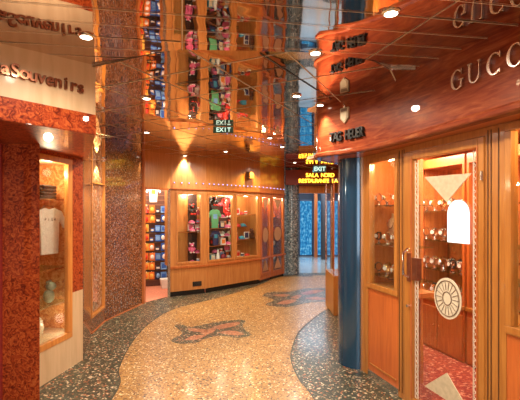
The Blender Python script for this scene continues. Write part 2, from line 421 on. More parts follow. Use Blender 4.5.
# contents of the left window (frame MW, depth .1 - .45)
def shelf(M, x0, x1, y0, y1, z, label):
    o = thing('glass_shelf', label, 'shelf', M=M @ T((x0+x1)/2, (y0+y1)/2, z-.006)); a = (x1-x0)/2; b = (y1-y0)/2
    box('shelf_glass', M_shelf, -a, a, -b, b, -.004, .006, o)
    m = MB(); m.box(-a, a, -b-.004, -b, -.006, .007); m.build('shelf_edge', M_chrome, o); return o
shelf(MW, .06, .6, .12, .48, 1.72, 'glass shelf under the folded black shirts in the left window')
shelf(MW, .06, .6, .12, .48, 1.02, 'glass shelf halfway up the left display window')
shelf(MW, .06, .6, .12, .48, .66, 'lowest glass shelf in the left display window')
for k in range(4):
    t = thing('folded_shirt', ['bottom', 'second', 'third', 'topmost'][k]+' of the folded black shirts on the top shelf of the left window', 'shirt', M=MW @ T(.36+.01*(k % 2), .26, 1.722+.035*k, .1*(k % 2)), group='folded black shirts in the left window')
    MB().box(-.12, .12, -.09, .09, .001, .033).build('folded_body', C(.02, .018, .016), t, bevel=.01)
    MB().box(-.04, .04, -.092, -.06, .012, .034).build('collar', C(.06, .05, .045), t, bevel=.004)
def shirt_outline(s=1):
    return [(x*s, z*s) for x, z in [(-.10, 0), (.10, 0), (.11, .22), (.115, .36), (.17, .26), (.215, .30), (.14, .44), (.05, .47), (0, .455), (-.05, .47), (-.14, .44), (-.215, .30), (-.17, .26), (-.115, .36), (-.11, .22)]]
def letters(root, text, size, mat, x0, pitch, z, depth=.012, pos=None, off=.0, y=0):
    """each letter a mesh of its own under root, standing off the plane y=0"""
    for i, ch in enumerate(text):
        if ch == ' ': continue
        cu = bpy.data.curves.new('letter', 'FONT'); cu.body = ch; cu.size = size; cu.extrude = depth/2; cu.offset = off; cu.align_x = 'CENTER'
        tmp = bpy.data.objects.new('tmp', cu); COL.objects.link(tmp)
        me = bpy.data.meshes.new_from_object(tmp); bpy.data.objects.remove(tmp); bpy.data.curves.remove(cu)
        me.name = 'letter'; me.materials.clear(); me.materials.append(mat)
        o = bpy.data.objects.new('letter', me); COL.objects.link(o); o.parent = root
        L = pos(i) if pos else T(x0+i*pitch, y, z)
        o.matrix_local = L @ Matrix.Translation((0, -depth/2, 0)) @ Matrix.Rotation(PI/2, 4, 'X')
t = thing('souvenir_shirt', 'white printed shirt hanging in the left display window', 'shirt', M=MW @ T(.40, .2, 1.16, -.25))
MB().prism(shirt_outline(1.0), -.012, .012, 'y').build('shirt_body', C(.82, .76, .66), t, bevel=.006)
letters(t, 'PISA', .042, M_black, -.055, .037, .34, .003, y=-.0125)
m = MB(); m.tube([(-.1, 0, .45), (-.05, 0, .49), (.05, 0, .49), (.1, 0, .45)], .004); m.tube([(0, 0, .49), (0, 0, .54)], .003); m.build('hanger', M_chrome, t)
t = thing('plush_toy', 'small red plush figure beside the white shirt in the left window', 'toy', M=MW @ T(.13, .2, 1.03))
MB().ball((0, 0, .05), (.045, .04, .05)).build('body', C(.6, .02, .02), t, smooth=True); MB().ball((0, 0, .13), (.038, .036, .038)).build('head', C(.62, .03, .02), t, smooth=True)
for sx in (-1, 1): MB().ball((sx*.045, -.015, .07), (.018, .018, .026)).build('arm', C(.6, .02, .02), t, smooth=True)
t = thing('model_boat', 'small model boat with cream sail on the lowest glass shelf at left', 'model boat', M=MW @ T(.2, .28, .661))
MB().prism([(-.13, .05), (.13, .05), (.09, 0), (-.10, 0)], -.03, .03, 'y').build('hull', C(.28, .12, .05), t, bevel=.006)
MB().prism([(0, .07), (.09, .07), (0, .30)], -.003, .003, 'y').build('sail', C(.8, .75, .6), t)
MB().prism([(-.01, .07), (-.09, .07), (-.01, .26)], -.003, .003, 'y').build('sail', C(.8, .75, .6), t)
MB().tube([(0, 0, .04), (0, 0, .32)], .004).build('mast', C(.2, .1, .05), t)
t = thing('shell_vase', 'pale vase with brown blotches at the foot of the left window', 'vase', M=MW @ T(.28, .28, .341))
MB().lathe([(.05, 0), (.075, .03), (.09, .1), (.075, .17), (.045, .21), (.05, .235)], 20).build('vase_body', speckle('vase_glaze', [(5, (.7, .62, .42)), (1.5, (.25, .12, .05))], 22), t, smooth=True)
MB().lathe([(.05, .235), (.053, .245), (.04, .245)], 20).build('rim', C(.4, .25, .12), t)
t = thing('plush_toy', 'green and grey plush animal on the middle shelf of the left window', 'toy', M=MW @ T(.42, .22, .661, .3))
MB().ball((0, 0, .07), (.06, .055, .07)).build('body', C(.28, .3, .2), t, smooth=True); MB().ball((0, -.02, .17), (.05, .05, .045)).build('head', C(.34, .36, .25), t, smooth=True)
for sx in (-1, 1): MB().ball((sx*.035, 0, .215), .018).build('ear', C(.25, .25, .17), t, smooth=True)

# souvenir shop lettering
t = thing('shop_sign', 'copper letters reading ta Souvenirs on the cream fascia', 'sign', M=ML @ T(0, 0, 0))
def posL(i):
    if i < 2: return T([-.028, .022][i], 0, 2.437-.001*i)
    return T(.079+(i-3)*.0527, 0, 2.435)
letters(t, 'ta Souvenirs', .115, M_copperm, 0, 0, 0, .022, posL, off=.0022)

# ------------------------------------------------------------------ speckled granite wall, left
Q = [(-1.904, 4.30), (-2.05, 4.75), (-2.19, 5.2), (-2.25, 5.8), (-2.145, 6.3), (-2.03, 6.88)]
def wallpoly(name, pts, th, z0, z1, mat, label=None):
    """a wall following pts; thickness th to the left side of the direction"""
    V = [Vector(p) for p in pts]; inner = []
    for i, p in enumerate(V):
        a = V[max(0, i-1)]; b = V[min(len(V)-1, i+1)]; d = (b-a).normalized(); inner.append((p.x-d.y*th, p.y+d.x*th))
    n = len(V); vs = [(p.x, p.y, z) for z in (z0, z1) for p in V]+[(p[0], p[1], z) for z in (z0, z1) for p in inner]
    fs = []
    for i in range(n-1):
        fs += [(i, i+1, n+i+1, n+i), (2*n+i+1, 2*n+i, 3*n+i, 3*n+i+1), (n+i, n+i+1, 3*n+i+1, 3*n+i), (i+1, i, 2*n+i, 2*n+i+1)]
    fs += [(0, n, 3*n, 2*n), (n-1, 2*n-1+0, 4*n-1, 3*n-1)]
    return struct(MB().add(vs, fs).build(name, mat), label)
wallpoly('wall_granite_near', smooth_line(Q[:3], 4), .1, 0, H, M_granite, 'speckled brown granite wall after the left display window')
wallpoly('wall_granite_far', smooth_line(Q[3:], 5), .1, 0, H, M_granite, 'curved speckled brown granite column wall before the shop doorway')
MS = frame(Q[2], (Q[3][0]-Q[2][0], Q[3][1]-Q[2][1])); LS = (Vector(Q[3])-Vector(Q[2])).length
g = MB(); g.box(0, LS, .0, .1, 0, .2, MS); g.box(0, LS, .08, .1, .2, H, MS); struct(g.build('wall_granite_middle', M_granite))
wr = sroot('window_2', MS, 'narrow mirrored glass strip with copper edges in the granite wall')
f = MB()
for a, b in ((0, .025), (LS-.025, LS)): f.box(a, b, -.006, .04, .2, 2.646)
f.box(.025, LS-.025, -.006, .04, .2, .23); f.box(.025, LS-.025, -.004, .04, 1.97, 1.985)
f.build('window_frame', M_orange, wr)
box('pane', speckle('strip_granite_reflection', [(3, (.42, .22, .12)), (3, (.3, .13, .06)), (2, (.2, .08, .04)), (1, (.5, .4, .3))], 40, .2, 1, .03), .03, LS-.03, .03, .04, .24, 2.646, wr)  # speckles put the granite's reflection into the pane colour
t = thing('wall_sconce', 'up and down wall sconce on the narrow glass strip at left', 'wall lamp', M=MS @ T(LS*.52, 0, 2.31))
m = MB(); m.box(-.05, .05, -.1, .03, -.008, .008); m.build('bracket_plate', M_chrome, t, bevel=.003)
MB().lathe([(.03, -.03), (.035, .03)], 16, T(0, -.06, 0)).build('lamp_body', M_chrome, t)
for sg in (-1, 1):
    light('lamp', 'SPOT', (0, -.05, sg*.05), 38, (1, .8, .42), t, .01, ((0 if sg < 0 else PI)-sg*.35, 0, 0), spot_size=math.radians(85), spot_blend=.5)
# orange skirting
for n, pts in enumerate((Q[2:4], Q[3:])):
    off = [(x+.012, y-.002) for x, y in smooth_line(pts, 5)]
    wallpoly('baseboard_granite', off, .012, 0, .016, M_copper, ['copper skirting of the nearer granite wall', 'copper skirting of the farther granite wall'][n])
struct(box('trim_granite_end', M_copper, -2.06, -2.0, 6.88, 7.0, 0, H), 'copper end post of the granite wall at the doorway')

# ------------------------------------------------------------------ souvenir shop front in the middle
S1, S2, S3, S4, S5 = (-1.67, 7.44), (-1.05, 7.8), (0, 8.85), (.26, 9.35), (.60, 9.86)
MA = frame(S1, (S2[0]-S1[0], S2[1]-S1[1])); LA = (Vector(S2)-Vector(S1)).length
MBf = frame(S2, (1.05, 1.05)); LB = 1.485
MC = frame(S3, (S4[0]-S3[0], S4[1]-S3[1])); LC = (Vector(S4)-Vector(S3)).length
MD = frame(S4, (S5[0]-S4[0], S5[1]-S4[1])); LD = (Vector(S5)-Vector(S4)).length
WZ0, WZ1 = .60, 1.95
def front(M, L, holes, z0, z1, wmat, wname, label, base=.09):
    m = MB(); xs = [0]+[v for h in holes for v in h]+[L]
    for i in range(0, len(xs), 2): m.box(xs[i], xs[i+1], 0, .05, z0, z1, M)
    m.box(0, L, 0, .05, base, z0, M); m.box(0, L, 0, .05, z1, H-.002, M)
    struct(m.build(wname, wmat), label)
    struct(MB().box(.02, L-.02, .02, .05, 0, base, M).build('baseboard_front', M_black), 'black recessed plinth under the '+label)
    l = MB(); l.box(-.01, L+.01, -.035, .01, WZ0-.075, WZ0-.04, M); l.box(-.01, L+.01, -.035, .01, WZ1+.055, WZ1+.075, M)
    struct(l.build('trim_ledge', M_copper), 'thin ledges along the '+label)
wn = [3]
def pane_window(M, a, b, z0, z1, label, fm=M_fw, fw=.035, etched=None):
    r = sroot('window_%d' % wn[0], M @ T(a, 0, 0), label); wn[0] += 1; L = b-a
    f = MB(); f.box(0, L, -.015, .045, z0, z0+fw); f.box(0, L, -.015, .045, z1-fw, z1); f.box(0, fw, -.015, .045, z0+fw, z1-fw); f.box(L-fw, L, -.015, .045, z0+fw, z1-fw)
    f.build('window_frame', fm, r, bevel=.004)
    box('pane', M_glass, fw, L-fw, .01, .016, z0+fw, z1-fw, r)
    if etched:
        cx = L/2; hw = (L-2*fw)*.36
        zt = z1-fw-.03; zb_ = z0+fw+.03
        M_etf = C(.5, .27, .14)
        MB().prism([(cx-hw, zt), (cx+hw, zt), (cx, zt-.28)], .004, .008, 'y').build('etched_triangle', M_etf, r)
        MB().prism([(cx-hw, zb_), (cx+hw, zb_), (cx, zb_+.28)], .004, .008, 'y').build('etched_triangle', M_etf, r)
        zc = (z0+z1)/2
        MB().prism([(cx+hw*math.cos(i*PI/12), zc+.17*math.sin(i*PI/12)) for i in range(24)], .004, .008, 'y').build('etched_oval', M_etf, r)
    return r
aA = hit(176, MA); bA = hit(202, MA)
front(MA, LA, [(aA, bA)], WZ0, WZ1, M_fw, 'wall_front_corner', 'lamp lit pilaster panel of the middle shop front')
pane_window(MA, aA, bA, WZ0, WZ1, 'corner display window under the bright wall lamp')
b1, b2, b3, b4 = .03, .70, .76, 1.43
front(MBf, LB, [(b1, b2), (b3, b4)], WZ0, WZ1, M_fw, 'wall_front_angled', 'long angled shop front of the souvenir shop')
pane_window(MBf, b1, b2, WZ0, WZ1, 'left display window of the long angled shop front')
pane_window(MBf, b3, b4, WZ0, WZ1, 'right display window of the long angled shop front')
front(MC, LC, [(.04, LC-.04)], .16, WZ1, M_copper, 'wall_front_etched', 'narrow shop front with etched glass', .06)
pane_window(MC, .04, LC-.04, .16, WZ1, 'tall etched window next to the angled shop front', M_copper, .05, True)
front(MD, LD, [(.04, LD-.04)], .16, WZ1, M_copper, 'wall_front_far', 'far shop front with etched glass of toys', .06)
pane_window(MD, .04, LD-.04, .16, WZ1, 'tall etched window of toys next to the granite column', M_copper, .04, True)
# air vent in the base
t = thing('air_vent', 'small black air vent in the base of the corner pilaster', 'vent', M=MA @ T(hit(197, MA), 0, .2))
box('vent_frame', M_black, -.09, .09, -.012, 0, -.045, .045, t)
m = MB()
for k in range(3): m.box(-.075, .075, -.018, -.012, -.03+.026*k, -.022+.026*k)
m.build('slat', C(.05, .045, .04), t)
# blue stud lights along the front
k = 0
for M, L, n, nm in ((MA, LA, 5, 'corner pilaster'), (MBf, LB, 13, 'angled front'), (MC, LC, 3, 'etched front'), (MD, LD, 4, 'farthest front')):
    for i in range(n):
        t = thing('stud_light', '%s of the tiny blue stud lights on the %s' % (ORD[i]+' from the left', nm), 'light', M=M @ T((i+.5)*L/n, 0, 2.13), group='blue stud lights above the middle shop windows')
        MB().box(-.012, .012, -.03, 0, -.01, .01).build('stud_body', M_chrome, t)
        MB().ball((0, -.034, 0), .0095, 8).build('bulb', M_blueled, t)
t = thing('wall_lamp', 'small square brown wall lamp above the right angled display window', 'wall lamp', M=MBf @ T(1.14, 0, 2.36))
box('lamp_body', C(.25, .13, .06), -.06, .06, -.10, 0, -.07, .07, t, bevel=.006); box('lamp_plate', C(.1, .06, .04), -.065, .065, -.012, 0, -.08, .08, t)
light('lamp', 'SPOT', (0, -.18, .1), 40, (1, .6, .08), t, .02, (0, 0, 0), spot_size=math.radians(160), spot_blend=.8)
# jamb of the doorway
struct(MB().box(-1.71, -1.66, 7.40, 7.5, 0, 2.02).build('trim_door_jamb', M_silver), 'grey metal jamb of the souvenir shop doorway')
MH = frame((-2.03, 6.9), (.36, .54))
struct(MB().box(0, .66, 0, .08, 2.02, H, MH).build('wall_door_header', M_fw), 'wooden header above the souvenir shop doorway')
struct(MB().box(0, .66, -.01, .09, 1.985, 2.02, MH).build('trim_door_header', M_copper))
# the doorway jamb and shop room
struct(poly_floor('floor_shop', [(-2.03, 6.95), (-1.67, 7.5), (-1.07, 7.85), (-.03, 8.9), (.23, 9.4), (.55, 9.9), (.55, 12), (-5, 12), (-5, 6.95)], .008, M_pinkc), 'pink carpet inside the souvenir shop')
struct(MB().prism([(-2.1, 7.0), (-1.69, 7.52), (-1.09, 7.88), (-.05, 8.93), (.2, 9.42), (.55, 9.92), (.55, 12), (-5, 12), (-5, 7.0)], 2.3, 2.33).build('ceiling_shop', C(.7, .6, .45)))
struct(MB().box(-5, .55, 11.4, 11.5, 0, 2.3).build('wall_shop_back', M_int)); struct(MB().box(-5, -4.9, 6.9, 11.4, 0, 2.3).build('wall_shop_left', M_int))
struct(MB().box(-5, -2.1, 6.9, 6.98, 0, 2.3).build('wall_shop_front', M_int))
light('shop_light', 'AREA', (-2.2, 7.9, 2.25), 40, (1, .85, .66), size=.9); light('shop_light', 'AREA', (-1.6, 9.6, 2.25), 30, (1, .8, .6), size=1.5)
for k, (M, x) in enumerate(((MA, .45), (MBf, .5), (MBf, 1.2))):
    light('case_light', 'POINT', M @ Vector((x, .16, 1.92)), 12, (1, .84, .62), size=.05)
light('case_light', 'POINT', MD @ Vector((.3, .12, 1.9)), 14, (1, .7, .45), size=.05)
light('case_light', 'POINT', MC @ Vector((.3, .06, 1.85)), 8, (1, .6, .35), size=.05)

# ---- merchandise
def p_cap(c, c2):
    t = thing('cap', '', 'cap'); m = MB()
    prof = [(.085*math.cos(a), .075*math.sin(a)) for a in [i*PI/14 for i in range(7)]]+[(.004, .075)]
    MB().lathe(prof, 16).build('crown', C(*c), t, smooth=True)
    MB().prism([(.075*math.cos(PI+i*PI/8), -.03+.085*math.sin(PI+i*PI/8)) for i in range(9)], 0, .008).build('brim', C(*c2), t)
    MB().ball((0, 0, .076), .009, 8).build('button', C(*c2), t); return t
def p_plush(c, c2):
    t = thing('plush_toy', '', 'toy')
    MB().ball((0, 0, .075), (.062, .055, .075)).build('body', C(*c), t, smooth=True); h = MB().ball((0, -.01, .185), (.055, .05, .05)).build('head', C(*c), t, smooth=True)
    for sx in (-1, 1):
        MB().ball((sx*.043, 0, .23), .02, 8).build('ear', C(*c2), t, smooth=True); MB().ball((sx*.065, -.02, .10), (.022, .024, .045), 8).build('arm', C(*c), t, smooth=True)
        MB().ball((sx*.035, -.055, .022), (.024, .04, .022), 8).build('leg', C(*c2), t, smooth=True)
    MB().ball((0, -.058, .175), (.02, .014, .016), 8).build('muzzle', C(*c2), h, smooth=True); return t
def p_shirt(c, c2):
    t = thing('souvenir_shirt', '', 'shirt'); MB().prism(shirt_outline(.85), -.012, .012, 'y').build('shirt_body', C(*c), t, bevel=.005)
    MB().prism([(-.05, .2), (.05, .2), (.05, .3), (-.05, .3)], -.0145, -.012, 'y').build('print', C(*c2), t)
    m = MB(); m.tube([(-.09, 0, .385), (-.04, 0, .415), (.04, 0, .415), (.09, 0, .385)], .003, 6); m.build('hanger', M_chrome, t); return t
def p_mug(c, c2):
    t = thing('mug', '', 'mug'); MB().lathe([(.03, 0), (.036, .004), (.037, .09), (.032, .09), (.031, .01)], 16).build('mug_body', C(*c), t, smooth=True)
    MB().lathe([(.0375, .025), (.0375, .065)], 16, cap=False).build('picture', C(*c2), t)
    MB().tube([(.034, 0, .075), (.058, 0, .07), (.062, 0, .045), (.055, 0, .022), (.034, 0, .018)], .005, 6).build('handle', C(*c), t); return t
def p_box(c, c2):
    t = thing('souvenir_box', '', 'box'); MB().box(-.06, .06, -.03, .03, 0, .15).build('box_body', C(*c), t, bevel=.003)
    MB().box(-.045, .045, -.0315, -.03, .03, .12).build('picture', C(*c2), t)
    MB().box(-.06, .06, -.0312, -.0302, .13, .142).build('stripe', C(*c2), t); return t
def p_cone(c, c2):
    t = thing('figurine', '', 'figurine'); MB().lathe([(.06, 0), (.05, .03), (.03, .14), (.012, .2)], 14).build('robe', C(*c), t, smooth=True)
    MB().ball((0, 0, .2), .024, 10).build('head', C(*c2), t, smooth=True); MB().lathe([(.03, .205), (.02, .22), (.004, .26)], 12).build('hat', C(*c), t, smooth=True); return t
def p_ball(c, c2):
    t = thing('souvenir_ball', '', 'ball'); MB().ball((0, 0, .075), .065, 16).build('ball', C(*c), t, smooth=True)
    MB().lathe([(.045, 0), (.035, .02)], 14).build('ring_stand', C(*c2), t); return t
def p_pack(c, c2):
    t = thing('souvenir_pack', '', 'souvenir'); MB().box(-.06, .06, -.012, 0, -.17, 0).build('card', C(*c), t, bevel=.003)
    MB().ball((0, -.024, -.09), (.042, .018, .055), 10).build('picture', C(*c2), t, smooth=True)
    MB().tube([(0, .05, .004), (0, -.02, .004), (0, -.03, .014)], .003, 6).build('hook', M_chrome, t); return t
def p_picture(c, c2):
    t = thing('picture_frame', '', 'picture'); MB().prism([(-.07, 0), (.07, 0), (.07, .17), (-.07, .17)], -.01, .01, 'y').build('frame_border', C(*c), t, bevel=.003)
    MB().box(-.052, .052, -.012, -.01, .02, .15).build('picture', C(*c2), t)
    MB().box(-.01, .01, .01, .06, 0, .1).build('easel', C(*c), t); return t
def p_doll(c, c2):
    t = thing('doll', '', 'doll'); MB().lathe([(.055, 0), (.04, .06), (.022, .12)], 14).build('skirt', C(*c), t, smooth=True)
    h = MB().ball((0, 0, .15), .028, 10).build('head', C(.75, .5, .36), t, smooth=True); MB().ball((0, .008, .158), .03, 10).build('hair', C(*c2), h, smooth=True)
    for sx in (-1, 1): MB().tube([(sx*.02, 0, .115), (sx*.045, -.01, .07)], .008, 6).build('arm', C(.75, .5, .36), t)
    return t
PROTO = {}
KINDS_ = dict(cap=p_cap, plush=p_plush, shirt=p_shirt, mug=p_mug, box=p_box, cone=p_cone, ball=p_ball, pack=p_pack, picture=p_picture, doll=p_doll)
CN = dict(pink=(.72, .12, .26), white=(.85, .82, .76), red=(.65, .03, .02), blue=(.03, .12, .5), navy=(.02, .03, .1), green=(.12, .42, .2), orange=(.85, .22, .03), yellow=(.85, .5, .08), brown=(.1, .035, .02), teal=(.04, .28, .42), black=(.015, .015, .015), grey=(.3, .3, .3), cream=(.75, .62, .42), skyblue=(.2, .4, .75), maroon=(.25, .02, .04))
def put(kind, c, c2, M, label, group=None):
    key = (kind, c, c2)
    if key not in PROTO:
        o = KINDS_[kind](CN[c], CN[c2]); PROTO[key] = o; o.matrix_world = M; o['label'] = label
        if group: o['group'] = group
        return o
    return dup(PROTO[key], M, label, group)
KN = dict(cap='cap', plush='plush toy', shirt='hanging shirt', mug='mug', box='souvenir box', cone='robed figurine', ball='souvenir ball', pack='carded souvenir', picture='framed picture', doll='costume doll')
def row(M, zs, items, x0, x1, y, where, group, sc=.9):
    n = len(items)
    for i, it in enumerate(items):
        if not it: continue
        kind, c, c2 = it[:3]; x = x0+(x1-x0)*(i+.5)/n
        nm = c if c == c2 else c+' and '+c2
        q = sc*(1 if kind != 'cap' else min(1, (x1-x0)/n/.165/sc))
        put(kind, c, c2, M @ T(x, y, zs, random.uniform(-.25, .25) if kind != 'shirt' else 0) @ Matrix.Scale(q, 4), '%s %s, %s from left, %s' % (nm, KN[kind], ORD[i], where), group)
# displays behind the panes
def display(M, x0, x1, d, mat, nm, z0=.56, z1=2.0):
    m = MB(); m.box(x0, x1, d, d+.02, z0, z1, M); m.box(x0-.02, x0, .05, d, z0, z1, M); m.box(x1, x1+.02, .05, d, z0, z1, M)
    struct(m.build('wall_display', mat), 'back and side panels of the '+nm)
    struct(MB().box(x0, x1, .05, d, z0, z0+.03, M).build('floor_display', M_fw), 'wooden floor of the '+nm)
    struct(MB().box(x0, x1, .05, d, z1, z1+.02, M).build('ceiling_display', M_fw))
display(MA, .02, LA-.03, .35, M_fw, 'corner display case')
m = MB(); m.box(.04, 1.64, .46, .48, .56, 2.0, MBf); m.box(.02, .04, .05, .46, .56, 2.0, MBf); m.box(1.62, 1.64, .19, .46, .56, 2.0, MBf)
struct(m.build('wall_display', M_fw), 'back and side panels of the angled display case')
struct(MB().prism([(.04, .05), (1.42, .05), (1.5, .17), (1.62, .2), (1.62, .46), (.04, .46)], .56, .59, 'z', MBf).build('floor_display', M_fw), 'wooden floor of the angled display case')
struct(MB().prism([(.04, .05), (1.42, .05), (1.5, .17), (1.62, .2), (1.62, .46), (.04, .46)], 2.0, 2.02, 'z', MBf).build('ceiling_display', M_fw))
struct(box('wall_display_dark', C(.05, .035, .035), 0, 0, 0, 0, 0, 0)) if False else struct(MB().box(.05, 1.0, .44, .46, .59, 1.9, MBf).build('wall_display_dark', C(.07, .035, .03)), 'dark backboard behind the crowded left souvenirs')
display(MC, .03, LC-.03, .1, M_panel, 'tall etched display case', .12)
display(MD, .03, LD-.1, .35, C(.3, .08, .04), 'far toy display case', .12)
shelf(MA, .03, LA-.04, .07, .33, 1.2, 'upper glass shelf of the corner display window')
shelf(MBf, .05, .93, .07, .42, 1.25, 'glass shelf across the left angled display window')
shelf(MBf, .05, .93, .07, .42, .90, 'lower glass shelf in the left angled display window')
shelf(MBf, .96, 1.60, .2, .42, .98, 'lower glass shelf in the right angled display window')
shelf(MBf, .96, 1.60, .2, .42, 1.52, 'upper glass shelf in the right angled display window')
P = lambda s: [i.split('/') if i else None for i in s.split()]
g = 'souvenirs in the corner display window'
row(MA, 1.21, P('cap/pink/white mug/white/pink'), .42, .66, .13, 'upper shelf of corner window', g)
row(MA, .59, P('cap/pink/white mug/white/skyblue'), .42, .66, .13, 'floor of corner window', g)
row(MA, 1.21, P('box/white/pink box/maroon/white'), .43, .69, .27, 'back of upper shelf of corner window', g)
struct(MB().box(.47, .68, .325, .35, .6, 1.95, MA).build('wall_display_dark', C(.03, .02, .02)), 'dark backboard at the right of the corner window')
row(MA, .77, P('plush/pink/white cap/pink/white'), .43, .69, .2, 'low hooks of corner window', g, .85); row(MA, 1.52, P('plush/black/red doll/maroon/black'), .43, .69, .2, 'high hooks of corner window', g)
row(MA, 1.36, P('cap/pink/white mug/pink/skyblue'), .43, .69, .2, 'middle hooks of corner window', g, .85)
g = 'souvenirs in the left angled display window'
row(MBf, 1.252, P('shirt/green/skyblue'), .20, .42, .12, 'front of middle shelf of left angled window', g, .95)
row(MBf, 1.252, P('box/navy/cream cap/pink/white mug/white/red'), .42, .88, .13, 'middle shelf of left angled window', g)
row(MBf, 1.252, P('plush/red/black cap/red/white box/cream/orange doll/white/red'), .34, .93, .31, 'back of middle shelf of left angled window', g)
row(MBf, 1.56, P('shirt/black/red shirt/red/white'), .34, .98, .38, 'top rail of left angled window', g, .8)
row(MBf, 1.46, P('cap/pink/white plush/red/white cap/white/pink'), .50, .92, .2, 'hooks of left angled window', g, .85)
row(MBf, 1.70, P('plush/black/red cap/maroon/red doll/red/black cap/navy/white'), .28, .92, .2, 'high hooks of left angled window', g, .85)
row(MBf, 1.07, P('cap/white/red cap/pink/white plush/red/red'), .50, .95, .24, 'low hooks of left angled window', g, .85)
row(MBf, .74, P('cap/pink/navy mug/white/red plush/pink/white box/white/navy'), .34, .95, .24, 'lowest hooks of left angled window', g, .85)
row(MBf, .902, P('shirt/navy/teal'), .20, .46, .12, 'front of lower shelf of left angled window', g, .75)
row(MBf, .902, P('box/white/orange cap/pink/white plush/red/red'), .46, .88, .13, 'lower shelf of left angled window', g)
row(MBf, .902, P('box/black/red shirt/white/red shirt/cream/green'),   .27, 1.07, .36, 'back of lower shelf of left angled window', g, .68)
row(MBf, .592, P('box/teal/cream cone/white/cream ball/maroon/black mug/white/grey mug/white/blue'), .18, .88, .12, 'front floor of left angled window', g)
row(MBf, .592, P('box/cream/orange cap/pink/navy picture/white/skyblue box/navy/orange cap/blue/white'), .28, .98, .30, 'back floor of left angled window', g)
g = 'souvenirs in the right angled display window'
row(MBf, 1.522, P('box/white/red cap/red/black mug/white/red'), 1.02, 1.42, .32, 'upper shelf of right angled window', g)
row(MBf, 1.25, P('cap/red/red cap/teal/navy'), 1.08, 1.42, .40, 'back hooks of right angled window', g, 1.0)
row(MBf, .982, P('doll/red/black cap/teal/blue picture/white/navy plush/brown/brown'), .98, 1.58, .30, 'lower shelf of right angled window', g)
row(MBf, .592, P('box/cream/red mug/white/navy cap/red/white'), 1.0, 1.42, .28, 'floor of right angled window', g)
g = 'toys in the far etched window'
for zi, z in enumerate((.4, .75, 1.1, 1.45)):
    q = ['lowest', 'second', 'third', 'highest'][zi]
    shelf(MD, .05, LD-.12, .07, .33, z, q+' glass shelf of the far toy window')
    row(MD, z+.002, [random.choice([['plush', 'red', 'white'], ['doll', 'orange', 'yellow'], ['ball', 'white', 'grey'], ['plush', 'yellow', 'brown'], ['doll', 'red', 'black']]) for _ in range(3)], .06, LD-.13, .2, q+' shelf of far toy window', g, .85)
# hanging souvenir wall seen through the doorway
MG = frame((-2.50, 8.42), (.93, .36)); LG = .80
sw = thing('slatwall_rack', 'tall slatted souvenir rack inside the shop doorway', 'display rack', M=MG)
m = MB(); m.box(0, LG, 0, .03, 0, 2.1); m.build('back_board', C(.16, .06, .04), sw)
m = MB()
for k in range(20): m.box(0, LG, -.008, 0, .12+k*.1, .14+k*.1)
m.build('slat', C(.3, .13, .07), sw)
m = MB()
for k in range(8): m.box(.02, LG-.04, -.10, 0, .145+k*.2, .152+k*.2)
m.build('ledge', M_shelf, sw)
m = MB(); m.box(LG-.02, LG+.02, -.02, .04, 0, 2.1); m.build('post', M_silver, sw)
g = 'souvenirs on the rack in the doorway'
for r_ in range(8):
    for c_ in range(6):
        kd, a_, b_ = random.choice([['doll/orange/yellow', 'pack/orange/red', 'doll/red/orange', 'pack/yellow/orange'], ['pack/orange/white', 'pack/orange/yellow', 'mug/blue/white'], ['pack/navy/skyblue', 'box/blue/skyblue', 'mug/navy/white'], ['box/skyblue/blue', 'pack/blue/white', 'box/navy/blue'], ['mug/white/navy', 'pack/white/orange', 'box/navy/navy'], ['pack/white/orange', 'pack/white/navy', 'box/cream/orange']][c_]).split('/')
        put(kd, a_, b_, MG @ T(.09+c_*.12+random.uniform(-.01, .01), -.085, .32+r_*.2-(.0 if kd == 'pack' else .16), random.uniform(-.3, .3)) @ Matrix.Scale(random.uniform(.85, 1.0)*(.85 if kd == 'plush' else 1), 4), '%s and %s %s, %s row up, %s column of doorway rack' % (a_, b_, KN[kd], ORD[r_], ORD[c_]), g)
put('shirt', 'white', 'orange', MG @ T(.22, -.26, 1.78) @ Matrix.Scale(.85, 4), 'white shirt with orange print at the top of the doorway rack')
t = thing('wire_basket', 'white basket of souvenir bags at the foot of the doorway rack', 'basket', M=MG @ T(.55, -.3, .0))
MB().prism([(-.17, 0), (.17, 0), (.2, .2), (-.2, .2)], -.1, .1, 'y').build('basket_body', C(.8, .76, .68), t, bevel=.01)
MB().box(.0, .12, -.105, -.1, .03, .17).build('picture', C(.75, .35, .1), t)

# ------------------------------------------------------------------ lobby and far end
struct(MB().lathe([(.19, 0), (.19, H)], 28, T(.80, 10.15, 0)).build('wall_column_granite', M_bgran, smooth=True), 'blue grey granite column left of the lobby opening')
struct(MB().box(.45, .66, 9.95, 10.3, 0, H).build('wall_lobby_left', M_bgran))
sb = thing('led_sign_board', 'dark red board with yellow lit letters above the lobby opening', 'sign', (1.35, 9.86, 0))
MB().box(-.72, .65, 0, .08, 2.25, H-.03).build('board', C(.22, .03, .015), sb, bevel=.01)
letters(sb, 'SALA NORD', .13, M_led, -.19, .078, 2.44, .01, off=.002)
letters(sb, 'RESTAURANTE BA', .13, M_led, -.36, .068, 2.30, .01, off=.002)
struct(MB().box(.85, 2.6, 10.12, 10.35, 2.05, 2.24).build('trim_lobby_header', M_orange), 'orange wooden header of the lobby opening')
struct(MB().box(.7, 2.6, 10.35, 10.4, 2.24, H).build('wall_lobby_header', M_copper))
ex = thing('exit_sign', 'small blue white lit EXIT sign under the ceiling before the lobby', 'sign', (1.28, 8.6, 2.43))
MB().box(-.14, .14, -.02, .02, 0, .15).build('sign_box', C(.12, .4, .6), ex, bevel=.005)
letters(ex, 'EXIT', .13, M_exitlit, -.09, .06, .03, .006, y=-.02, off=.002)
MB().tube([(0, 0, .15), (0, 0, .22)], .006).build('hanger_rod', M_chrome, ex)
ex = thing('exit_sign', 'green EXIT sign hanging from the ceiling before the angled shop front', 'sign', (-.455, 4.97, 2.57))
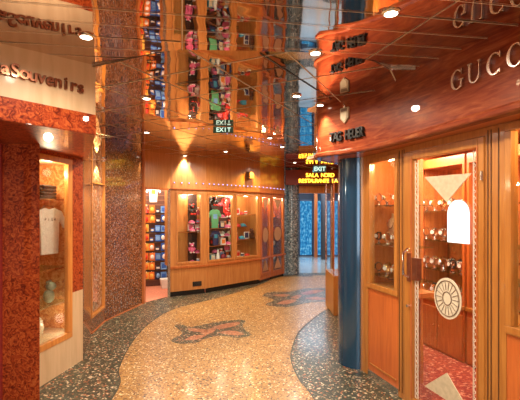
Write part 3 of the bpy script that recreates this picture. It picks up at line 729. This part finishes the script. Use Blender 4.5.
MB().box(-.125, .125, -.015, .015, 0, .075).build('sign_box', M_exit, ex, bevel=.003)
letters(ex, 'EXIT', .075, M_exitlit, -.07, .047, .012, .004, y=-.015, off=.001)
# lobby walls
struct(MB().box(-1.5, 4, 14.2, 14.3, 0, H).build('wall_lobby_back', C(.03, .035, .06)), 'dark back wall of the lobby')
struct(MB().box(-1.5, -1.4, 10.4, 14.2, 0, H).build('wall_lobby_side', M_bgran)); struct(MB().box(3.9, 4, 10.4, 14.2, 0, H).build('wall_lobby_right', M_bgran))
for i, (a, b) in enumerate(((299.5, 313), (315.5, 322), (326, 339))):
    X0 = (a-260)/400*14; X1 = (b-260)/400*14
    r = sroot('window_%d' % wn[0], T(X0, 14.1, 0), ['left', 'middle', 'right'][i]+' lit blue glass panel at the back of the lobby'); wn[0] += 1
    L = X1-X0
    box('pane', M_bluelit, .03, L-.03, 0, .03, .05, 1.95, r)
    f = MB(); f.box(0, .03, -.02, .05, 0, 2.0); f.box(L-.03, L, -.02, .05, 0, 2.0); f.box(0, L, -.02, .05, 1.95, 2.0); f.box(0, L, -.02, .05, 0, .05); f.build('window_frame', C(.05, .07, .12), r)
struct(MB().box(1.86, 1.97, 13.7, 13.9, 0, H).build('wall_lobby_post', M_panel), 'red wooden post in the lobby')
struct(MB().lathe([(.1, 0), (.1, H)], 20, T(2.12, 13.2, 0)).build('wall_lobby_column', C(.05, .045, .05), smooth=True), 'dark round column in the lobby')
light('lobby_light', 'AREA', (2.0, 12.6, 2.5), 90, (.6, .8, 1), size=1.6)
light('lobby_light', 'AREA', (1.5, 11.2, 2.5), 30, (1, .85, .65), size=.8)
# shop beyond the blue column
t = thing('glass_showcase', 'glass showcase on an orange base beyond the blue column', 'display case', (1.32, 6.25, 0))
box('base', M_orange_fr, -.2, .5, -.15, .6, .0, .61, t, bevel=.01)
box('glass_body', M_glass, -.19, .49, -.14, .59, .61, 2.1, t)
m = MB(); m.box(-.2, -.185, -.15, -.135, .61, 2.1); m.box(-.2, -.185, .585, .6, .61, 2.1); m.build('chrome_post', M_chrome, t)
struct(MB().lathe([(.045, 0), (.045, H)], 16, T(1.8, 10.0, 0)).build('trim_lobby_post', M_chrome, smooth=True), 'slim chrome post at the right side of the lobby opening')
struct(MB().box(2.02, 2.3, 4.9, 10.1, 0, H).build('wall_right_far', M_copper))

# ------------------------------------------------------------------ right shop
O = (1.02, 4.03); MR = frame(O, (.3075, -1))
def hr(px): return hit(px, MR)
s1, s2, d0, d1, w0 = .125, .60, .69, 1.50, 1.655
# fixed front: stiles, bases, header
m = MB()
m.box(.0, s1-.0, 0, .06, 0, 2.14, MR); m.box(s2, d0, 0, .06, 0, 2.14, MR); m.box(d1, w0, 0, .06, 0, 2.14, MR)
m.box(s1, s2, 0, .06, 2.10, 2.14, MR); m.box(d0, d1, 0, .06, 2.09, 2.14, MR); m.box(w0, 3.2, 0, .06, 2.13, 2.14, MR)
m.box(2.9, 3.2, 0, .06, 0, 2.14, MR)
struct(m.build('wall_right', M_orange_fr), 'honey coloured wooden uprights of the watch shop front')
m = MB(); m.box(s1, s2, .005, .06, .06, .86, MR); m.box(w0, 2.9, .005, .06, .06, .86, MR)
struct(m.build('wall_right_base', M_panel), 'red wooden panels below the watch shop windows')
m = MB(); m.box(s1, s2, -.004, .06, 0, .06, MR); m.box(w0, 2.9, -.004, .06, 0, .06, MR); struct(m.build('baseboard_right', M_silver), 'metal kick strip along the watch shop front')
m = MB()
for x in (s2+.012, s2+.05, d0-.014, d1+.02, d1+.045, d1+.10): m.box(x, x+.006, -.004, .0, .05, 2.12, MR)
struct(m.build('trim_right_groove', C(.1, .035, .01)), 'dark grooves in the wooden uprights')
struct(MB().box(-.012, .012, -.012, .05, 0, 2.14, MR).build('trim_right_edge', M_silver), 'pale metal edge strip beside the blue column')
m = MB()
for a, b in ((s1, s2), (w0, 2.9)):
    m.box(a, b, -.012, .005, .855, .875, MR); m.box(a+.03, b-.03, -.004, .005, .12, .13, MR)
struct(m.build('trim_right_mould', M_orange_fr), 'wooden mouldings on the watch shop base panels')
pane_window(MR, s1, s2, .86, 2.10, 'display window of watches between the blue column and the door', M_orange_fr, .045)
pane_window(MR, w0, 2.9, .86, 2.13, 'display window of watches at the right edge of the photo', M_orange_fr, .045)
# door
dr = sroot('door_1', MR @ T(d0, 0, 0), 'glass shop door with etched ornaments and a honey wood frame')
DW = d1-d0
f = MB(); f.box(0, .105, -.012, .045, 0, 2.085); f.box(DW-.05, DW, -.012, .045, 0, 2.085); f.box(.105, DW-.05, -.012, .045, 2.02, 2.085); f.box(.105, DW-.05, -.012, .045, 0, .07)
f.build('door_frame', M_orange_fr, dr, bevel=.004)
m = MB(); m.box(.085, .105, -.018, -.012, .07, 2.03); m.box(DW-.055, DW-.045, -.018, -.012, .07, 2.03); m.build('frame_bead', M_copper, dr)
box('pane', M_glass, .105, DW-.05, .012, .02, .07, 2.02, dr)
def dx(px): return hit(px, MR)-d0
def dz(px, py):
    k = (px-260)/400; x = hit(px, MR); Y = (MR @ Vector((x, 0, 0))).y
    return 1.6+(211-py)*Y/400
def dpt(px, py): return (dx(px), dz(px, py))
MB().prism([dpt(424, 177), dpt(471, 173), dpt(446, 202)], .004, .011, 'y').build('etched_triangle', M_etch, dr, label='beige etched triangle at the top of the glass door')
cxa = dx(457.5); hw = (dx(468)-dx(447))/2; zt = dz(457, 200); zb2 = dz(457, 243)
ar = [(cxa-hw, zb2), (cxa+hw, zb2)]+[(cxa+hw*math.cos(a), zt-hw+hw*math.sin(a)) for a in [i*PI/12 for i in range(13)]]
MB().prism(ar, .0, .011, 'y').build('arched_panel', M_arch, dr, label='bright white arch shaped panel on the glass door')
ox = dx(446.5); oz = dz(446.5, 298.5); rx = (dx(460)-dx(433))/2; rz = (dz(446, 278)-dz(446, 319))/2
def ell(a, b, n=32): return [(ox+a*math.cos(2*PI*i/n), oz+b*math.sin(2*PI*i/n)) for i in range(n)]
md = MB().prism(ell(rx, rz), .006, .011, 'y').build('oval_medallion', plain('etched_pale', (.68, .6, .45), .6), dr, label='beige oval medallion with ray pattern on the glass door')
m = MB()
for fr_ in (.86, .32):
    m.tube([(ox+rx*fr_*math.cos(2*PI*i/28), .004, oz+rz*fr_*math.sin(2*PI*i/28)) for i in range(28)], .004, 5, True)
for i in range(18):
    a = 2*PI*i/18; m.tube([(ox+rx*.4*math.cos(a), .004, oz+rz*.4*math.sin(a)), (ox+rx*.8*math.cos(a), .004, oz+rz*.8*math.sin(a))], .0028, 4)
m.build('ray_pattern', C(.16, .09, .05), md)
MB().prism([dpt(424, 386), dpt(446, 373), dpt(464, 404), dpt(455, 406)], .004, .011, 'y').build('etched_triangle', M_etch, dr, label='beige etched triangle at the foot of the glass door')
for x in (.135, DW-.085):
    m = MB()
    for k in range(44):
        z = .1+k*.0435
        m.tube([(x+.013*math.cos(a), .008, z+.019*math.sin(a)) for a in [i*PI/4 for i in range(8)]], .0032, 4, True)
    for xx in (x-.018, x+.018): m.box(xx-.002, xx+.002, .006, .011, .08, 2.01)
    m.build('lace_border', M_etchl, dr)
hd = MB(); hx = .085
hd.box(hx-.028, hx+.012, -.03, -.012, 1.02, 1.26); hd.build('handle_plate', M_copperm, dr, bevel=.004)
hh = MB().tube([(hx-.008, -.03, 1.06), (hx-.008, -.075, 1.08), (hx-.008, -.075, 1.26), (hx-.008, -.03, 1.29)], .011, 10).build('handle', M_chrome, dr, smooth=True)
box('lock', M_copperm, hx+.02, hx+.085, -.02, .03, 1.04, 1.22, dr, bevel=.004)
MB().lathe([(.012, 0), (.012, .03)], 12, Matrix.Translation((hx-.01, -.012, .82)) @ Matrix.Rotation(PI/2, 4, 'X')).build('keyhole', M_chrome, dr)
MB().lathe([(.009, 0), (.009, .06)], 10, T(DW-.01, -.02, .3)).build('hinge', M_silver, dr); MB().lathe([(.009, 0), (.009, .06)], 10, T(DW-.01, -.02, 1.8)).build('hinge', M_silver, dr)
# interior of the watch shop
struct(poly_floor('floor_watch_shop', [tuple((MR @ Vector(p))[:2]) for p in [(.1, .06, 0), (3.2, .06, 0), (3.2, 1.55, 0), (-1.45, 1.55, 0), (-1.45, .62, 0), (-.05, .2, 0)]], .005, M_redc), 'red patterned carpet inside the watch shop')
struct(MB().box(-1.5, 3.2, .07, 2.3, 2.30, 2.34, MR).build('ceiling_watch_shop', C(.7, .35, .15)))
struct(MB().box(-1.5, 3.3, 1.55, 1.6, 0, 2.3, MR).build('wall_watch_back', M_panel), 'back wall of the watch shop')
struct(MB().box(-1.5, -1.45, .6, 1.55, 0, 2.3, MR).build('wall_watch_side', M_panel)); struct(MB().prism([(-.1, .18), (-1.47, .58), (-1.47, .62), (-.08, .22)], 0, 2.3, 'z', MR).build('wall_watch_rear', M_panel)); struct(MB().box(3.2, 3.25, .06, 1.6, 0, 2.3, MR).build('wall_watch_near', M_panel))
M_case = wood('bright_case_wood', (.55, .15, .035), (.68, .22, .06), rough=.5, coat=.1)
m = MB(); a, b, d, z0 = s1-.09, .44, .36, .86
m.box(a, b, d, d+.015, z0, 2.25, MR); m.box(a, a+.015, .06, d, z0, 2.25, MR); m.box(a, s2+.04, .06, d, z0-.02, z0+.02, MR); m.box(a, s2+.04, .06, d, 2.14, 2.2, MR); m.box(b-.015, b+.015, d-.015, d+.015, 0, 2.25, MR)
struct(m.build('wall_case', M_case), 'orange wood lining of the watch case beside the blue column')
m = MB(); m.box(w0, 2.9, .06, .42, .84, .88, MR); m.box(2.3, 2.9, .42, .44, .86, 2.25, MR); m.box(w0, 2.9, .06, .42, 2.14, 2.2, MR)
struct(m.build('wall_case', M_case), 'orange wood lining of the watch case at the right edge')
light('case_light', 'POINT', MR @ Vector((.36, .12, 2.05)), 10, (1, .66, .36), size=.04)
light('case_light', 'POINT', MR @ Vector((2.0, .12, 2.08)), 14, (1, .66, .36), size=.04)
light('shop_light', 'AREA', MR @ Vector((.9, .6, 2.26)), 36, (1, .78, .55), size=.8)
light('shop_light', 'AREA', MR @ Vector((-.2, .8, 2.26)), 40, (1, .78, .55), size=.6)

# the back cabinets
def cabinet(a, b, label):
    L = b-a
    t = thing('watch_cabinet', label, 'cabinet', M=MR @ T(a, 1.12, 0), group='tall watch cabinets inside the watch shop')
    box('cabinet_base', M_panel, .005, L-.005, 0, .42, .008, .56, t, bevel=.004)
    for k in range(2):
        x = .02+k*(L/2-.01); dd = box('door', M_copper, x, x+L/2-.03, -.018, 0, .04, .5, t, bevel=.004)
        MB().ball((x+(L/2-.06 if k == 0 else .03), -.028, .3), .01, 8).build('knob', M_gold, dd)
    box('counter', M_orange_fr, 0, L, -.02, .42, .56, .60, t, bevel=.004)
    m = MB(); m.box(.005, .035, 0, .42, .6, 2.2); m.box(L-.035, L-.005, 0, .42, .6, 2.2); m.box(.035, L-.035, 0, .42, 2.1, 2.2); m.build('cabinet_frame', M_panel, t)
    box('back_panel', M_case, .035, L-.035, .39, .41, .6, 2.1, t)
    for z in (.92, 1.26, 1.60): box('glass_shelf', M_shelf, .035, L-.035, .03, .39, z-.008, z, t)
for i, (a, b) in enumerate(((-1.4, -.62), (-.6, .18), (.2, .98), (1.0, 1.78))):
    cabinet(a, b, ORD[i]+' watch cabinet counted from the far end of the watch shop')

# watches
def p_watch(mat, name='wristwatch'):
    t = thing(name, '', 'watch')
    MB().lathe([(.022, 0), (.024, .004), (.012, .01), (.010, .03)], 10).build('stand', M_chrome, t)
    m = MB(); R_ = .034; n = 18
    for i in range(n):
        a = 2*PI*i/n; b = 2*PI*(i+1)/n
        for q in ((a, b),):
            pa = (0, R_*.8*math.sin(q[0]), .06+R_*math.cos(q[0])); pb = (0, R_*.8*math.sin(q[1]), .06+R_*math.cos(q[1]))
            m.add([(-.010, pa[1], pa[2]), (.010, pa[1], pa[2]), (.010, pb[1], pb[2]), (-.010, pb[1], pb[2]), (-.010, pa[1]*.88, .06+(pa[2]-.06)*.88), (.010, pa[1]*.88, .06+(pa[2]-.06)*.88), (.010, pb[1]*.88, .06+(pb[2]-.06)*.88), (-.010, pb[1]*.88, .06+(pb[2]-.06)*.88)],
                  [(0, 1, 2, 3), (4, 7, 6, 5), (0, 3, 7, 4), (1, 5, 6, 2)])
    m.build('strap', mat, t, smooth=True)
    cs = MB().lathe([(.019, 0), (.021, .004), (.019, .009)], 18, Matrix.Translation((0, -R_*.8+.002, .062)) @ Matrix.Rotation(PI/2, 4, 'X')).build('case', mat, t, smooth=True)
    MB().lathe([(.0155, .0088), (.0155, .0098)], 18, Matrix.Translation((0, -R_*.8+.002, .062)) @ Matrix.Rotation(PI/2, 4, 'X')).build('dial', M_white, cs)
    return t
WP = [p_watch(M_silver), p_watch(M_gold), p_watch(M_black)]; WN = ['silver', 'gold', 'black strapped']; used = [False]*3
def watch(M, where, group):
    k = random.choices((0, 1, 2), (5, 2, 1))[0]; lab = '%s wristwatch, %s' % (WN[k], where)
    if not used[k]: used[k] = True; WP[k].matrix_world = M; WP[k]['label'] = lab; WP[k]['group'] = group
    else: dup(WP[k], M, lab, group)
for i, z in enumerate((.98, 1.28, 1.655)):
    shelf(MR, s1-.07, s2+.02, .08, .345, z, ['lowest', 'middle', 'highest'][i]+' glass shelf in the watch window beside the blue column')
    for c_ in range(11 if i < 2 else 6):
        watch(MR @ T(s1+.0+c_*.045, .12+.075*(c_ % 3), z, random.uniform(-.5, .5)) @ Matrix.Scale(1.25, 4), '%s from left on %s shelf beside the column' % (ORD[c_], ['lowest', 'middle', 'highest'][i]), 'watches in the window beside the blue column')
for i, z in enumerate((.98, 1.28, 1.655)):
    shelf(MR, w0+.02, 2.88, .08, .40, z, ['lowest', 'middle', 'highest'][i]+' glass shelf in the watch window at the right edge')
    for c_ in range(9):
        watch(MR @ T(w0+.06+c_*.05, .13+.08*(c_ % 3), z, random.uniform(-.5, .5)), '%s from left on %s shelf at the right edge' % (ORD[c_], ['lowest', 'middle', 'highest'][i]), 'watches in the window at the right edge')
for i, z in enumerate((.601, .921, 1.261, 1.601)):
    for c_ in range(30 if i < 3 else 24):
        x = -.9+c_*.047
        if abs(x+.61) < .1 or abs(x-.19) < .1: continue
        watch(MR @ T(x, 1.18+.085*(c_ % 3), z, random.uniform(-.4, .4)) @ Matrix.Scale(1.5, 4), '%s place on %s shelf of the cabinets behind the glass door' % (ORDN(c_), ['counter level', 'middle', 'upper', 'top'][i]), 'watches in the cabinets behind the glass door')
# poster, bust
t = thing('watch_poster', 'small framed picture of a watch in the window beside the blue column', 'poster', M=MR @ T(.43, .2, 1.662, -.1))
box('poster_frame', M_white, -.055, .055, -.006, .006, 0, .13, t); box('picture', C(.14, .07, .04), -.047, .047, -.008, -.006, .01, .12, t)
MB().tube([(.024*math.cos(i*PI/8), -.01, .06+.03*math.sin(i*PI/8)) for i in range(16)], .006, 6, True).build('watch_print', M_silver, t)
t = thing('display_bust', 'pale necklace display bust in the window beside the blue column', 'display bust', M=MR @ T(.115, .30, 1.286))
MB().lathe([(.05, 0), (.045, .02), (.03, .05), (.065, .1), (.085, .17), (.07, .22), (.03, .25), (.026, .29)], 18, Matrix.Diagonal((1, .55, 1, 1))).build('bust_body', C(.72, .45, .28), t, smooth=True)
MB().tube([(.055*math.cos(a), -.046, .2+.06*math.sin(a)) for a in [PI+i*PI/8 for i in range(9)]], .004, 6).build('necklace', M_silver, t)

# blue column
struct(MB().lathe([(.2, 0), (.2, 2.14)], 48, T(1.03, 4.235, 0)).build('wall_column_blue', M_blue, smooth=True), 'glossy dark blue metal column at the corner of the watch shop')

# marble fascia
F = smooth_line([(1.60, 1.3), (1.40, 2.1), (1.10, 3.2), (.95, 3.58), (.80, 3.82), (.66, 3.97), (.59, 4.11), (.62, 4.28), (.80, 4.5), (1.2, 5.0)], 6)
def ribbon(name, prof, mat, label, smooth=True):
    """sweep profile (offset outwards, z) along the fascia plan F"""
    V = [Vector(p) for p in F]; n = len(V); m = MB(); vs = []
    for i, p in enumerate(V):
        d = (V[min(n-1, i+1)]-V[max(0, i-1)]).normalized(); o_ = Vector((-d.y, d.x))      # outward = left of direction (towards the corridor)
        for a, z in prof: vs.append((p.x+o_.x*a, p.y+o_.y*a, z))
    k = len(prof); fs = []
    for i in range(n-1):
        for j in range(k): fs.append((i*k+j, (i+1)*k+j, (i+1)*k+(j+1) % k, i*k+(j+1) % k))
    fs += [tuple(range(k)), tuple((n-1)*k+j for j in range(k-1, -1, -1))]
    return struct(m.add(vs, fs).build(name, mat, smooth=smooth), label)
ribbon('wall_right_fascia', [(0, 2.19), (0, 2.8), (-.06, 2.8), (-.06, 2.19)], M_marble, 'glossy red marble fascia above the watch shop')
ribbon('trim_right_fascia', [(-.06, 2.14), (.012, 2.14), (.022, 2.15), (.024, 2.175), (.012, 2.19), (-.06, 2.19)], M_marble, 'rounded marble moulding under the red fascia')
sp = [tuple(p) for p in F]
struct(MB().prism(sp+[(1.22, 4.9), tuple((MR @ Vector((0, .05, 0)))[:2]), tuple((MR @ Vector((2.9, .05, 0)))[:2])], 2.142, 2.15).build('ceiling_right_soffit', M_panel), 'wooden soffit under the marble fascia')

# fascia lettering
MF = frame((1.10, 3.2), (.30, -1.1))
def serif_letter(ch, hgt, mat, parent, x, z, dep=.018):
    W = hgt*.42; m = MB(); y0, y1 = -dep, 0
    def arc(a0, a1, n=22):
        outer = []; inner = []
        for i in range(n+1):
            a = math.radians(a0+(a1-a0)*i/n)
            outer.append((W*math.cos(a), hgt/2+hgt/2*math.sin(a)))
            inner.append((W*.66*math.cos(a)+W*.03, hgt/2+hgt*.44*math.sin(a)))
        return outer+inner[::-1]
    if ch in 'CG':
        m.prism(arc(42, 318), y0, y1, 'y')
        m.box(W*.66, W*.78, y0, y1, hgt*.70, hgt*.98)
        if ch == 'C': m.box(W*.68, W*.76, y0, y1, hgt*.05, hgt*.22)
        else: m.box(W*.50, W*.78, y0, y1, hgt*.06, hgt*.44); m.box(W*.28, W*1.0, y0, y1, hgt*.43, hgt*.48)
    if ch == 'U':
        pts = [(-W*.8, hgt)]+[(-W*.8+W*.0, hgt*.4)]+[(W*.78*math.cos(a), hgt*.36+hgt*.36*math.sin(a)) for a in [PI+i*PI/12 for i in range(1, 12)]]+[(W*.78, hgt*.4), (W*.78, hgt), (W*.66, hgt), (W*.66, hgt*.4)]
        pts += [(W*.62*math.cos(a), hgt*.38+hgt*.31*math.sin(a)) for a in [2*PI-i*PI/12 for i in range(1, 10)]]+[(-W*.5, hgt*.4), (-W*.5, hgt)]
        m.prism(pts, y0, y1, 'y'); m.box(-W*.98, -W*.3, y0, y1, hgt*.96, hgt); m.box(W*.48, W*.96, y0, y1, hgt*.96, hgt)
    m.build('letter', mat, parent).location = (x, 0, z)
t = thing('shop_sign', 'silver letters reading GUCC on the red marble fascia', 'sign', M=MF)
for ch, px in zip('GUCC', (459, 476, 496.5, 517.5)): serif_letter(ch, .128, M_silver, t, hit(px, MF), 2.375)
# black lettering along the curved end
t = thing('shop_sign', 'black letters reading TAG HEUER on the rounded end of the marble fascia', 'sign', (0, 0, 0))
FV = [Vector(p) for p in F]
def onF(px):
    k = (px-260)/400; best = None
    for i in range(len(FV)-1):
        a, b = FV[i], FV[i+1]; fa_ = a.x-k*a.y; fb_ = b.x-k*b.y
        if fa_ == fb_ or fa_*fb_ > 0: continue
        u = fa_/(fa_-fb_); p = a+(b-a)*u
        if best is None or p.y < best[0].y: best = (p, (a-b).normalized())
    return best
ARC = []
for i in range(len(FV)-1):
    for k in range(8): ARC.append(FV[i]+(FV[i+1]-FV[i])*(k/8))
def arcpos(i, n, pa, pb):
    a = onF(pa)[0]; b = onF(pb)[0]
    ia = min(range(len(ARC)), key=lambda q: (ARC[q]-a).length); ib = min(range(len(ARC)), key=lambda q: (ARC[q]-b).length)
    seg = ARC[ib:ia+1]; L = [0]
    for q in range(len(seg)-1): L.append(L[-1]+(seg[q+1]-seg[q]).length)
    want = L[-1]*(1-i/(n-1)); q = max(1, min(len(seg)-1, next((k for k, v in enumerate(L) if v >= want), len(L)-1)))
    return seg[q], (seg[q-1]-seg[q]).normalized(), L[-1]/(n-1)
def posT(i):
    p, d, st_ = arcpos(i, 9, 333, 364); M = frame(p, d); M.translation.z = 2.275; return M @ Matrix.Diagonal((.64, 1, 1, 1))
letters(t, 'TAG HEUER', .125, M_black, 0, 0, 0, .03, posT, off=.003)
p, d = onF(345.5)
t = thing('shield_emblem', 'small beige shield emblem above the black letters', 'emblem', M=frame(p, d, 2.43))
MB().prism([(0, 0), (.05, .05), (.05, .15), (-.05, .15), (-.05, .05)], -.022, 0, 'y').build('shield', C(.42, .32, .2), t, bevel=.004)
MB().prism([(0, .02), (.036, .057), (.036, .10), (-.036, .10), (-.036, .057)], -.027, -.022, 'y').build('shield_field', C(.6, .5, .34), t)
MB().box(-.036, .036, -.027, -.022, .112, .138).build('shield_band', C(.16, .1, .06), t)

# ------------------------------------------------------------------ ceiling downlights
def downlight(x, y, label, e=0, z=None, sz=math.radians(172), col=(1, .86, .68), r=.032):
    z = (H if z is None else z)-.002
    t = thing('downlight', label, 'ceiling light', (x, y, z), group='round ceiling downlights')
    MB().lathe([(r+.012, 0), (r+.014, -.006), (r, -.012), (r, -.004)], 20).build('trim_ring', M_chrome, t, smooth=True)
    MB().lathe([(.002, -.005), (r, -.005), (r, -.008), (.002, -.008)], 20).build('bulb', M_lamp, t)
    if e: light('lamp', 'SPOT', (0, 0, -.03), e, col, t, .03, spot_size=sz, spot_blend=.6)
for x, y, lab, e, nr in [(.645, 1.97, 'bright downlight at the top edge above the marble fascia', 38, 1), (-1.0, 2.3, 'downlight above the cream souvenir sign', 34, 1), (.36, 2.60, 'downlight on the edge between the two ceilings', 60, 1),
                     (.33, 3.62, 'downlight halfway to the green exit sign on the right', 60, 0), (-1.05, 3.7, 'downlight in front of the granite wall', 70, 0), (-1.5, 5.3, 'downlight between granite wall and exit sign', 70, 0), (.14, 5.7, 'downlight over the middle of the path', 70, 0),
                     (.36, 6.5, 'downlight right of the path behind the marble fascia', 60, 0), (-.6, 7.0, 'downlight facing the angled shop front', 100, 0), (.75, 8.6, 'downlight before the lobby opening', 60, 0)]:
    downlight(x, y, lab, e*.9, znear(x, y) if nr else None)
for x, y, lab in ((-1, 1, 'left front'), (.6, .9, 'right front'), (-.2, -.6, 'middle'), (1.2, -.8, 'far right')): downlight(x, y, lab+' unseen fill downlight added behind the viewpoint', 70, znear(0, .9) if y < .91 else znear(x, y))  # unseen lamps added to light the walls from behind the camera
# wall washer above the pilaster and above the curved fascia end
p = MA @ Vector((hit(184, MA), -.055, 0)); downlight(p.x, p.y, 'wall washing downlight above the corner pilaster', 130, sz=math.radians(74), r=.03)
p, d = onF(326); nrm = Vector((d.y, -d.x)); q = p+nrm*.08; downlight(q.x, q.y, 'wall washing downlight at the rounded end of the marble fascia', 75, sz=math.radians(80), r=.03)

# ------------------------------------------------------------------ the arcade behind the camera
struct(MB().box(-3.2, -3.1, -3, 1.2, 0, 2.7).build('wall_rear_left', M_fw)); struct(MB().box(2.4, 2.5, -3, 1.4, 0, 2.7).build('wall_rear_right', M_orange))
m = MB(); m.box(-3.2, -.6, -3.1, -3, 0, 2.7); m.box(1.0, 2.5, -3.1, -3, 0, 2.7); m.box(-.6, 1.0, -3.1, -3, 0, .5); m.box(-.6, 1.0, -3.1, -3, 2.4, 2.7); struct(m.build('wall_rear', M_int))
